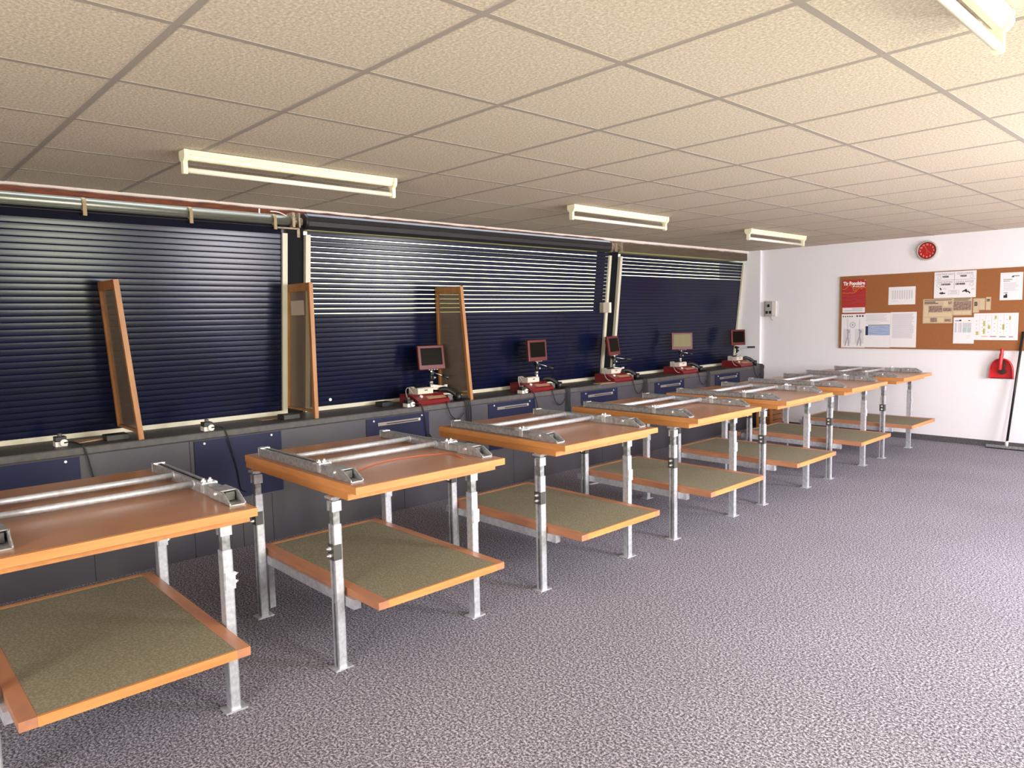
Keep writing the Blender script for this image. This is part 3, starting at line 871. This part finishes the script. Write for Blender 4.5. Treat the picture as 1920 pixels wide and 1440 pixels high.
# switch panel
sw = empty('control_box', (-4.845, YW, 1.615), 0, 'grey control box with three black switches on the white wall above the counter end', 'control box')
MB().box(-.085, .085, -.035, 0, -.105, .105, bev=.004).build('case', MT['switch_side'], sw)
MB().box(-.055, .050, -.062, -.030, -.100, .100, bev=.004).build('front_plate', MT['switch_case'], sw)
for dx, dz in ((-.004, .042), (-.028, -.048), (.022, -.048)):
    MB().box(dx - .013, dx + .013, -.072, -.060, dz - .019, dz + .019).build('switch', MT['black'], sw)
MB().tube([(.015, -.03, -.10), (.018, -.03, -.13), (.03, -.025, -.15), (.042, -.02, -.158)], .006, 8).build('cable_stub', MT['switch_case'], sw)

# clock
ck = empty('wall_clock', (-2.903, YW, 2.249), 0, 'round red wall clock with pale numerals high on the white end wall', 'clock')
def ring_lathe(prof, n=40):
    b_ = MB()
    rows = [[(r * math.cos(2 * PI * i / n), y, r * math.sin(2 * PI * i / n)) for i in range(n + 1)] for r, y in prof]
    b_.grid(rows); bmesh.ops.remove_doubles(b_.bm, verts=b_.bm.verts[:], dist=1e-5)
    return b_
ring_lathe([(.112, 0), (.114, -.03), (.108, -.040), (.100, -.042), (.097, -.036)]).build('case', MT['clock_case'], ck)
ring_lathe([(.098, -.036), (.093, -.038), (.088, -.031)]).build('rim', MT['clock_rim'], ck)
ring_lathe([(.090, -.031), (.0005, -.031)]).build('dial', MT['clock_red'], ck)
nm = MB()
for k in range(1, 13):
    a = math.radians(90 - 30 * k)
    nm.text(str(k), .026, Matrix.Translation((.072 * math.cos(a), -.0318, .072 * math.sin(a) - .009)) @ Matrix.Rotation(PI / 2, 4, 'X'), bold=.0012, align='CENTER')
nm.build('numerals', MT['clock_num'], ck, recalc=False)
for ang, ln, wd in ((114, .055, .003), (-36, .050, .0022), (-93, .042, .002)):
    a = math.radians(ang)
    Mh = Matrix.Translation((0, -.0335, 0)) @ Matrix.Rotation(-a, 4, 'Y')
    MB().box(-.008, ln, -.0006, .0006, -wd, wd, Mh).build('hand', MT['clock_hand'], ck)

# pinboard
pb = empty('pinboard', (-2.75, YW, 1.545), 0, 'wide brown cork pinboard on the white end wall', 'pinboard')
MB().box(-1.155, 1.19, -.018, 0, -.455, .455).build('cork_panel', MT['cork'], pb)
BY = YW - .0185
def paper(name, x0, x1, z0, z1, label, cat, m_='paper', lift=0, skew=0):
    """sheet pinned to the board; returns root (the sheet) and a function to add print"""
    yb = BY - lift
    cx, cz = (x0 + x1) / 2, (z0 + z1) / 2
    o = MB().hexa([(x0, yb, z0), (x1, yb, z0), (x1, yb - .001, z0), (x0, yb - .001, z0), (x0 + skew, yb, z1), (x1 + skew, yb, z1), (x1 + skew, yb - .001, z1), (x0 + skew, yb - .001, z1)]).build(name, MT[m_], loc=(cx, yb, cz))
    tag(o, label, cat, 'papers on the pinboard')
    return o, (cx, yb, cz)
class Ink:
    def __init__(s, sheet, org):
        s.sheet = sheet; s.o = org; s.y = -.0016
    def at(s, x, z): return (x - s.o[0], z - s.o[2])
    def rects(s, name, m_, rs, dy=0):
        b_ = MB()
        for x0, x1, z0, z1 in rs:
            a, c_ = s.at(x0, z0); d_, e_ = s.at(x1, z1)
            b_.box(a, d_, s.y - dy - .0003, s.y - dy + .0003, c_, e_)
        return b_.build(name, MT[m_], s.sheet)
    def text(s, name, m_, items, dy=0):
        b_ = MB()
        for t_, x, z, size, bold, al, sx_ in items:
            a, c_ = s.at(x, z)
            b_.text(t_, size, Matrix.Translation((a, s.y - dy - .0005, c_)) @ Matrix.Rotation(PI / 2, 4, 'X'), bold, al, sx_)
        return b_.build(name, MT[m_], s.sheet, recalc=False)
    def lines(s, name, m_, polys, r, dy=0):
        b_ = MB()
        for p in polys:
            b_.tube([(s.at(x, z)[0], 0, s.at(x, z)[1]) for x, z in p], r, 6, 5)
        for v in b_.bm.verts: v.co.y = s.y - dy + v.co.y / r * .0003
        return b_.build(name, MT[m_], s.sheet)
    def rings(s, name, m_, rs, dy=0):
        b_ = MB()
        for x, z, r, ri in rs:
            a, c_ = s.at(x, z)
            b_.disc((a, s.y - dy - .0004, c_), r, (1, 0, 0), (0, 0, 1), 22, ri)
        return b_.build(name, MT[m_], s.sheet)

def text_lines(x0, x1, z0, z1, n, rnd, fill=.45, short=.25):
    out = []
    st = (z1 - z0) / n
    for i in range(n):
        zz = z1 - (i + .5) * st
        e = x1 - (x1 - x0) * (rnd.random() * short)
        out.append((x0, e, zz - st * fill / 2, zz + st * fill / 2))
    return out
rn = random.Random(11)

# red poster
o, g = paper('poster', -3.875, -3.585, 1.535, 1.955, 'red poster headed Tir Populaire, top left on the pinboard', 'poster', 'poster_red')
k = Ink(o, g)
k.text('heading', 'ink_white', [('Tir Populaire', -3.862, 1.888, .062, .0032, 'LEFT', .80)])
k.rects('accent', 'ink_white', [(-3.603, -3.590, 1.938, 1.946)])
k.rects('subheading', 'ink_white', [(-3.745 + i * .030, -3.745 + i * .030 + .022 + (i % 2) * .006, 1.862, 1.874) for i in range(5)])
k.lines('ridge_line', 'ink_yellow', [[(-3.872, 1.84), (-3.84, 1.838), (-3.81, 1.866), (-3.79, 1.884), (-3.765, 1.880), (-3.745, 1.850), (-3.715, 1.842), (-3.69, 1.852), (-3.588, 1.848)], [(-3.872, 1.790), (-3.84, 1.790), (-3.81, 1.784), (-3.78, 1.792), (-3.75, 1.786), (-3.71, 1.802), (-3.68, 1.834), (-3.655, 1.850), (-3.640, 1.832), (-3.63, 1.85)], [(-3.745, 1.845), (-3.735, 1.818), (-3.715, 1.815), (-3.70, 1.84)]], .0022)
k.lines('hill_line', 'ink_violet', [[(-3.872, 1.70), (-3.83, 1.712), (-3.78, 1.695), (-3.72, 1.715), (-3.66, 1.69), (-3.588, 1.705)], [(-3.80, 1.65), (-3.74, 1.66), (-3.69, 1.675), (-3.63, 1.668), (-3.588, 1.680)], [(-3.872, 1.755), (-3.76, 1.745), (-3.66, 1.757), (-3.588, 1.748)]], .0018)
k.rects('foot_panel', 'paper', [(-3.868, -3.592, 1.540, 1.604)])
k.rects('foot_text', 'ink_grey', [(-3.75, -3.62, 1.583, 1.590), (-3.845, -3.62, 1.562, 1.568)], .0006)
# shooting positions poster
o, g = paper('poster', -3.876, -3.584, 1.098, 1.522, 'white poster of two grey standing figures and a target ring, bottom left on the pinboard', 'poster', 'paper', .0012)
k = Ink(o, g)
k.rings('dots', 'ink', [(-3.853 + i * .027, 1.492, .0085, 0) for i in range(5)] + [(-3.683 + i * .034, 1.496, .0112, 0) for i in range(3)])
k.rings('target_ring', 'ink_grey', [(-3.737, 1.385, .036, .028), (-3.737, 1.385, .012, 0)])
k.rects('ground_panel', 'ink_mist', [(-3.848, -3.757, 1.15, 1.335), (-3.703, -3.60, 1.15, 1.335)])
def figure(x):
    return [[(x, 1.462), (x, 1.38), (x + .002, 1.335)], [(x - .004, 1.33), (x + .004, 1.30), (x + .006, 1.25), (x + .004, 1.225)], [(x + .002, 1.32), (x + .024, 1.305), (x + .01, 1.285)], [(x + .002, 1.23), (x - .012, 1.18), (x - .026, 1.125)], [(x + .006, 1.23), (x + .018, 1.18), (x + .016, 1.12)]]
k.lines('figures', 'ink_grey', [q for x in (-3.798, -3.652) for q in figure(x)[1:]], .0075, .001)
k.lines('rifles', 'ink_grey', [figure(x)[0] for x in (-3.798, -3.652)], .002, .001)
# two documents
o, g = paper('document', -3.584, -3.289, 1.104, 1.530, 'white sheet with a blue printed table, middle of the lower left papers', 'paper', 'paper', .0006)
k = Ink(o, g)
k.rects('text', 'ink_pale', text_lines(-3.575, -3.30, 1.425, 1.515, 7, rn) + [(-3.575, -3.41, 1.404, 1.410)])
k.rects('table_head', 'ink_navy', [(-3.579, -3.548, 1.255, 1.368), (-3.548, -3.292, 1.376, 1.384)])
k.rects('table', 'ink_blue', [(-3.547, -3.292, 1.255, 1.372)])
o, g = paper('document', -3.288, -2.996, 1.110, 1.536, 'white sheet of dense grey text, right of the blue table sheet', 'paper', 'paper', .0012)
k = Ink(o, g)
k.rects('text', 'ink_pale', [r for r in text_lines(-3.268, -3.02, 1.22, 1.518, 26, rn, .6, .12)])
# list
o, g = paper('list_sheet', -3.319, -3.017, 1.626, 1.840, 'white landscape sheet with faint columns, alone in the upper middle of the pinboard', 'paper', 'paper', .0, .001)
k = Ink(o, g)
k.rects('columns', 'ink_pale', [(-3.275 + i * .0265, -3.275 + i * .0265 + .013, 1.690 + (i % 3) * .004, 1.798) for i in range(9)] + [(-3.27, -3.21, 1.668, 1.673)])
# sight adjustment sheet
o, g = paper('instruction_sheet', -2.818, -2.391, 1.689, 1.990, 'white four-panel sheet reading COUP TROP HAUT VISSER, top right half of the pinboard', 'sheet', 'paper', .0032)
k = Ink(o, g)
k.rects('panel_lines', 'ink_grey', [(-2.810, -2.400, 1.8935, 1.897), (-2.612, -2.608, 1.785, 1.986)])
k.text('heading', 'ink_grey', [('COUP TROP HAUT', -2.711, 1.952, .027, .0004, 'CENTER', .80), ('COUP A DROITE', -2.505, 1.954, .027, .0004, 'CENTER', .80), ('COUP TROP BAS', -2.711, 1.862, .027, .0004, 'CENTER', .80), ('COUP A GAUCHE', -2.505, 1.862, .027, .0004, 'CENTER', .82)])
k.text('instruction', 'ink', [('VISSER', -2.735, 1.924, .026, .0014, 'LEFT', .9), ('VISSER', -2.553, 1.925, .026, .0014, 'LEFT', .9), ('DEVISSER', -2.745, 1.836, .026, .0014, 'LEFT', .9), ('DEVISSER', -2.596, 1.836, .026, .0014, 'LEFT', .9)])
k.rings('turn_ring', 'ink_grey', [(-2.765, 1.922, .0195, .0165), (-2.437, 1.926, .0195, .0165), (-2.772, 1.835, .0195, .0165), (-2.437, 1.838, .0195, .0165)])
k.lines('sight_drawing', 'ink', [[(-2.76, 1.742), (-2.74, 1.750), (-2.72, 1.752)], [(-2.748, 1.738), (-2.72, 1.741), (-2.70, 1.744)], [(-2.755, 1.806), (-2.742, 1.782)], [(-2.525, 1.756), (-2.50, 1.770), (-2.485, 1.782)], [(-2.50, 1.756), (-2.478, 1.772)], [(-2.465, 1.755), (-2.448, 1.735)], [(-2.49, 1.752), (-2.462, 1.758)]], .0065)
k.rects('scale_box', 'ink_grey', [(-2.665, -2.560, 1.773, 1.775), (-2.665, -2.560, 1.726, 1.728), (-2.665, -2.663, 1.726, 1.775), (-2.562, -2.560, 1.726, 1.775), (-2.645, -2.58, 1.760, 1.766), (-2.65, -2.575, 1.739, 1.745)])
k.rects('small_text', 'ink_pale', [(-2.725, -2.69, 1.798, 1.804), (-2.725, -2.685, 1.787, 1.792), (-2.44, -2.405, 1.785, 1.790), (-2.44, -2.40, 1.774, 1.779)])
# newspaper cuttings
o, g = paper('newspaper_page', -2.930, -2.617, 1.397, 1.682, 'large yellowed newspaper page with photos under the four-panel sheet', 'newspaper', 'newsprint', .0)
k = Ink(o, g)
k.rects('headline', 'ink', [(-2.918, -2.63, 1.664, 1.671), (-2.916, -2.80, 1.641, 1.650), (-2.916, -2.77, 1.625, 1.634)])
for r_ in [(-2.868, -2.728, 1.528, 1.600), (-2.722, -2.625, 1.535, 1.575), (-2.665, -2.628, 1.618, 1.645), (-2.848, -2.780, 1.412, 1.462), (-2.70, -2.63, 1.415, 1.445)]: k.rects('photo', 'ink_brown', [r_])
k.rects('columns', 'ink_sand', [(-2.918, -2.875, 1.475, 1.605), (-2.868, -2.63, 1.478, 1.518), (-2.918, -2.856, 1.412, 1.462), (-2.77, -2.71, 1.412, 1.465), (-2.715, -2.67, 1.595, 1.65)])
o, g = paper('newspaper_cutting', -2.616, -2.425, 1.486, 1.685, 'newspaper cutting with one wide brown photo, right of the large newspaper page', 'newspaper', 'newsprint', .0012)
k = Ink(o, g)
k.rects('headline', 'ink', [(-2.608, -2.44, 1.672, 1.679), (-2.608, -2.46, 1.657, 1.664)])
k.rects('photo', 'ink_brown', [(-2.611, -2.432, 1.545, 1.648)])
k.rects('columns', 'ink_sand', [(-2.606, -2.53, 1.500, 1.530), (-2.518, -2.44, 1.500, 1.530)])
o, g = paper('newspaper_clipping', -2.414, -2.354, 1.514, 1.674, 'leftmost of three small newspaper clippings, narrow and tall with a bold title', 'newspaper', 'newsprint', .0006)
k = Ink(o, g); k.rects('title', 'ink', [(-2.403, -2.374, 1.622, 1.634), (-2.403, -2.370, 1.606, 1.618), (-2.403, -2.372, 1.590, 1.602)]); k.rects('columns', 'ink_sand', text_lines(-2.408, -2.36, 1.52, 1.585, 6, rn))
o, g = paper('newspaper_clipping', -2.353, -2.297, 1.542, 1.673, 'plain newspaper clipping without a title, middle of three small clippings', 'newspaper', 'newsprint', .0)
k = Ink(o, g); k.rects('columns', 'ink_sand', text_lines(-2.348, -2.302, 1.55, 1.665, 10, rn))
o, g = paper('newspaper_clipping', -2.290, -2.242, 1.541, 1.686, 'smallest slim newspaper clipping, rightmost of three small clippings', 'newspaper', 'newsprint', .0)
k = Ink(o, g); k.rects('title', 'ink', [(-2.282, -2.252, 1.652, 1.663), (-2.282, -2.252, 1.638, 1.648)]); k.rects('columns', 'ink_sand', text_lines(-2.286, -2.247, 1.55, 1.63, 8, rn))
# table sheet and chart
o, g = paper('table_sheet', -2.604, -2.394, 1.163, 1.462, 'white portrait sheet with a grey and teal table, below the newspaper cuttings', 'paper', 'paper', .0024)
k = Ink(o, g)
k.text('heading', 'ink', [('1000 m', -2.588, 1.418, .020, .0006, 'LEFT', 1.0)]) if False else k.rects('heading', 'ink', [(-2.588, -2.545, 1.421, 1.428), (-2.545, -2.525, 1.419, 1.436), (-2.455, -2.435, 1.422, 1.430)])
k.rects('grid', 'ink_pale', [(-2.590, -2.570, 1.290, 1.400), (-2.555, -2.545, 1.290, 1.400), (-2.540, -2.520, 1.290, 1.400), (-2.510, -2.425, 1.350, 1.400)])
k.rects('grid_teal', 'ink_teal', [(-2.510, -2.470, 1.290, 1.348), (-2.465, -2.425, 1.290, 1.348)])
k.rects('note', 'ink_pale', [(-2.47, -2.43, 1.250, 1.254), (-2.47, -2.44, 1.225, 1.229)])
o, g = paper('chart_sheet', -2.402, -1.978, 1.205, 1.505, 'white landscape chart with yellow marks, right of the portrait table sheet', 'chart', 'paper', .0006)
k = Ink(o, g)
k.rects('column_lines', 'ink_pale', [(-2.345 + i * .058, -2.342 + i * .058, 1.262, 1.480) for i in range(7)] + [(-2.385, -2.0, 1.480, 1.483)])
k.rects('marks', 'ink_grey', [(-2.378 + c_ * .058, -2.369 + c_ * .058, 1.29 + r_ * .042 + (c_ % 2) * .012, 1.297 + r_ * .042 + (c_ % 2) * .012) for c_ in range(6) for r_ in range(4)])
k.rects('yellow_bars', 'ink_olive', [(-2.376, -2.352, 1.262, 1.30), (-2.308, -2.290, 1.36, 1.42), (-2.308, -2.290, 1.275, 1.335), (-2.262, -2.24, 1.33, 1.37), (-2.200, -2.18, 1.44, 1.475), (-2.125, -2.105, 1.32, 1.38), (-2.065, -2.048, 1.43, 1.47)])
k.rects('foot_rose', 'ink_rose', [(-2.24, -2.178, 1.238, 1.250), (-2.062, -2.02, 1.236, 1.248)])
k.rects('foot_moss', 'ink_moss', [(-2.152, -2.09, 1.236, 1.248)])
k.rects('foot_sand', 'ink_sand', [(-2.325, -2.262, 1.240, 1.252)])
o, g = paper('letter', -2.161, -1.952, 1.645, 1.945, 'white portrait letter with a small black picture, at the far right of the pinboard', 'letter', 'paper', .0)
k = Ink(o, g)
k.rects('letterhead', 'ink', [(-2.05, -1.985, 1.902, 1.909), (-2.056, -2.036, 1.892, 1.902), (-2.132, -2.05, 1.868, 1.873), (-2.132, -2.07, 1.850, 1.855)])
k.rects('text', 'ink_pale', text_lines(-2.128, -1.985, 1.745, 1.838, 8, rn))
k.rects('picture', 'ink', [(-2.126, -2.088, 1.722, 1.728), (-2.126, -2.090, 1.670, 1.700), (-2.108, -2.094, 1.700, 1.716)])

# ------------------------------------------------------------------ dustpan with brush on the wall
dp = empty('dustpan', (-2.115, YW, .78), 0, 'red dustpan with its hand brush hanging on the white end wall below the pinboard', 'dustpan')
def arc_pan(w_, h_, n=16):
    pts = []
    for i in range(n + 1):
        a = PI * i / n
        pts.append((w_ * math.cos(a) * (1 if abs(math.cos(a)) < 1 else 1), .045 + (h_ - .045) * math.sin(a) ** .75))
    return [(w_ * 1.03, 0)] + pts + [(-w_ * 1.03, 0)]
MB().prism(arc_pan(.112, .225), 'y', -.010, -.004).build('pan', MT['pan_red'], dp)
rim = MB()
pa = arc_pan(.112, .225); pi_ = arc_pan(.104, .216)
R1 = [[(x_, -.004, z_) for x_, z_ in pa], [(x_ * 1.0, -.050, z_) for x_, z_ in pa], [(x_, -.050, z_) for x_, z_ in pi_], [(x_, -.010, z_) for x_, z_ in pi_]]
rim.grid(R1); rim.build('rim', MT['pan_red'], dp)
MB().box(-.114, .114, -.014, -.003, -.004, .006).build('lip', MT['pan_dark'], dp)
MB().tube([(0, -.035, .19), (0, -.040, .25), (0, -.036, .31), (0, -.030, .325)], .016, 12).build('pan_handle', MT['pan_red'], dp)
bh = MB().tube([(.004, -.060, .28), (.0, -.066, .22), (-.004, -.070, .15), (-.008, -.068, .10)], .021, 12).build('brush_handle', MT['pan_red'], dp)
br_ = MB()
for i in range(26):
    a = -.9 + 1.8 * i / 25
    x_ = .012 + .046 * math.sin(a); 
    br_.cyl((x_ * .6, -.050, .13), (x_ * 1.0 - .004, -.030, .045 + .02 * abs(a)), .006, 5)
for i in range(14):
    br_.cyl((.018, -.045, .12 + i * .006), (.034 - abs(i - 6) * .0012, -.022, .085 + i * .008), .006, 5)
br_.build('bristles', MT['bristle'], dp)

# ------------------------------------------------------------------ floor squeegee leaning on the wall
sq = empty('floor_squeegee', (-2.02, 9.36, 0), 0, 'black floor squeegee with a long handle leaning against the end wall at the right edge', 'squeegee')
MB().box(-.195, .205, -.022, .002, .012, .040, bev=.003).build('head', MT['galv_dk'], sq)
MB().box(-.20, .21, -.014, -.006, 0, .014).build('rubber_blade', MT['black'], sq)
MB().cyl((-.002, -.010, .036), (.0, -.006, .095), .016, 12).build('socket', MT['ivory_lt'], sq)
MB().cyl((.0, -.006, .08), (.092, .072, 1.30), .0125, 14).build('handle', MT['black'], sq)

# ------------------------------------------------------------------ small things on the floor
cr_ = empty('wooden_crate', (-4.66, 9.15, 0), 0, 'brown slatted wooden crate on the floor beyond the counter end', 'crate')
for i in range(5):
    MB().box(-.13, .075, -.16, .16, .004 + i * .068, .064 + i * .068, bev=.002).build('slat', MT['crate'], cr_)
MB().box(.055, .085, -.168, -.160, 0, .345).box(-.135, -.10, -.168, -.160, 0, .345).build('corner_post', MT['beech_x'], cr_)
tag(MB().box(-4.88, -4.70, 8.33, 8.40, .0, .045, bev=.002).build('wood_offcut', MT['beech'], loc=(-4.79, 8.36, 0)), 'small orange wood offcut on the carpet against the counter base', 'wood')
tag(MB().box(-.012, .012, -.115, .115, .001, .006, Matrix.Translation((-4.332, 5.135, 0)) @ Matrix.Rotation(-.1, 4, 'Z')).build('white_stick', MT['paper'], loc=(-4.332, 5.135, 0)), 'thin white stick lying on the dark carpet, seen behind the third table', 'stick')
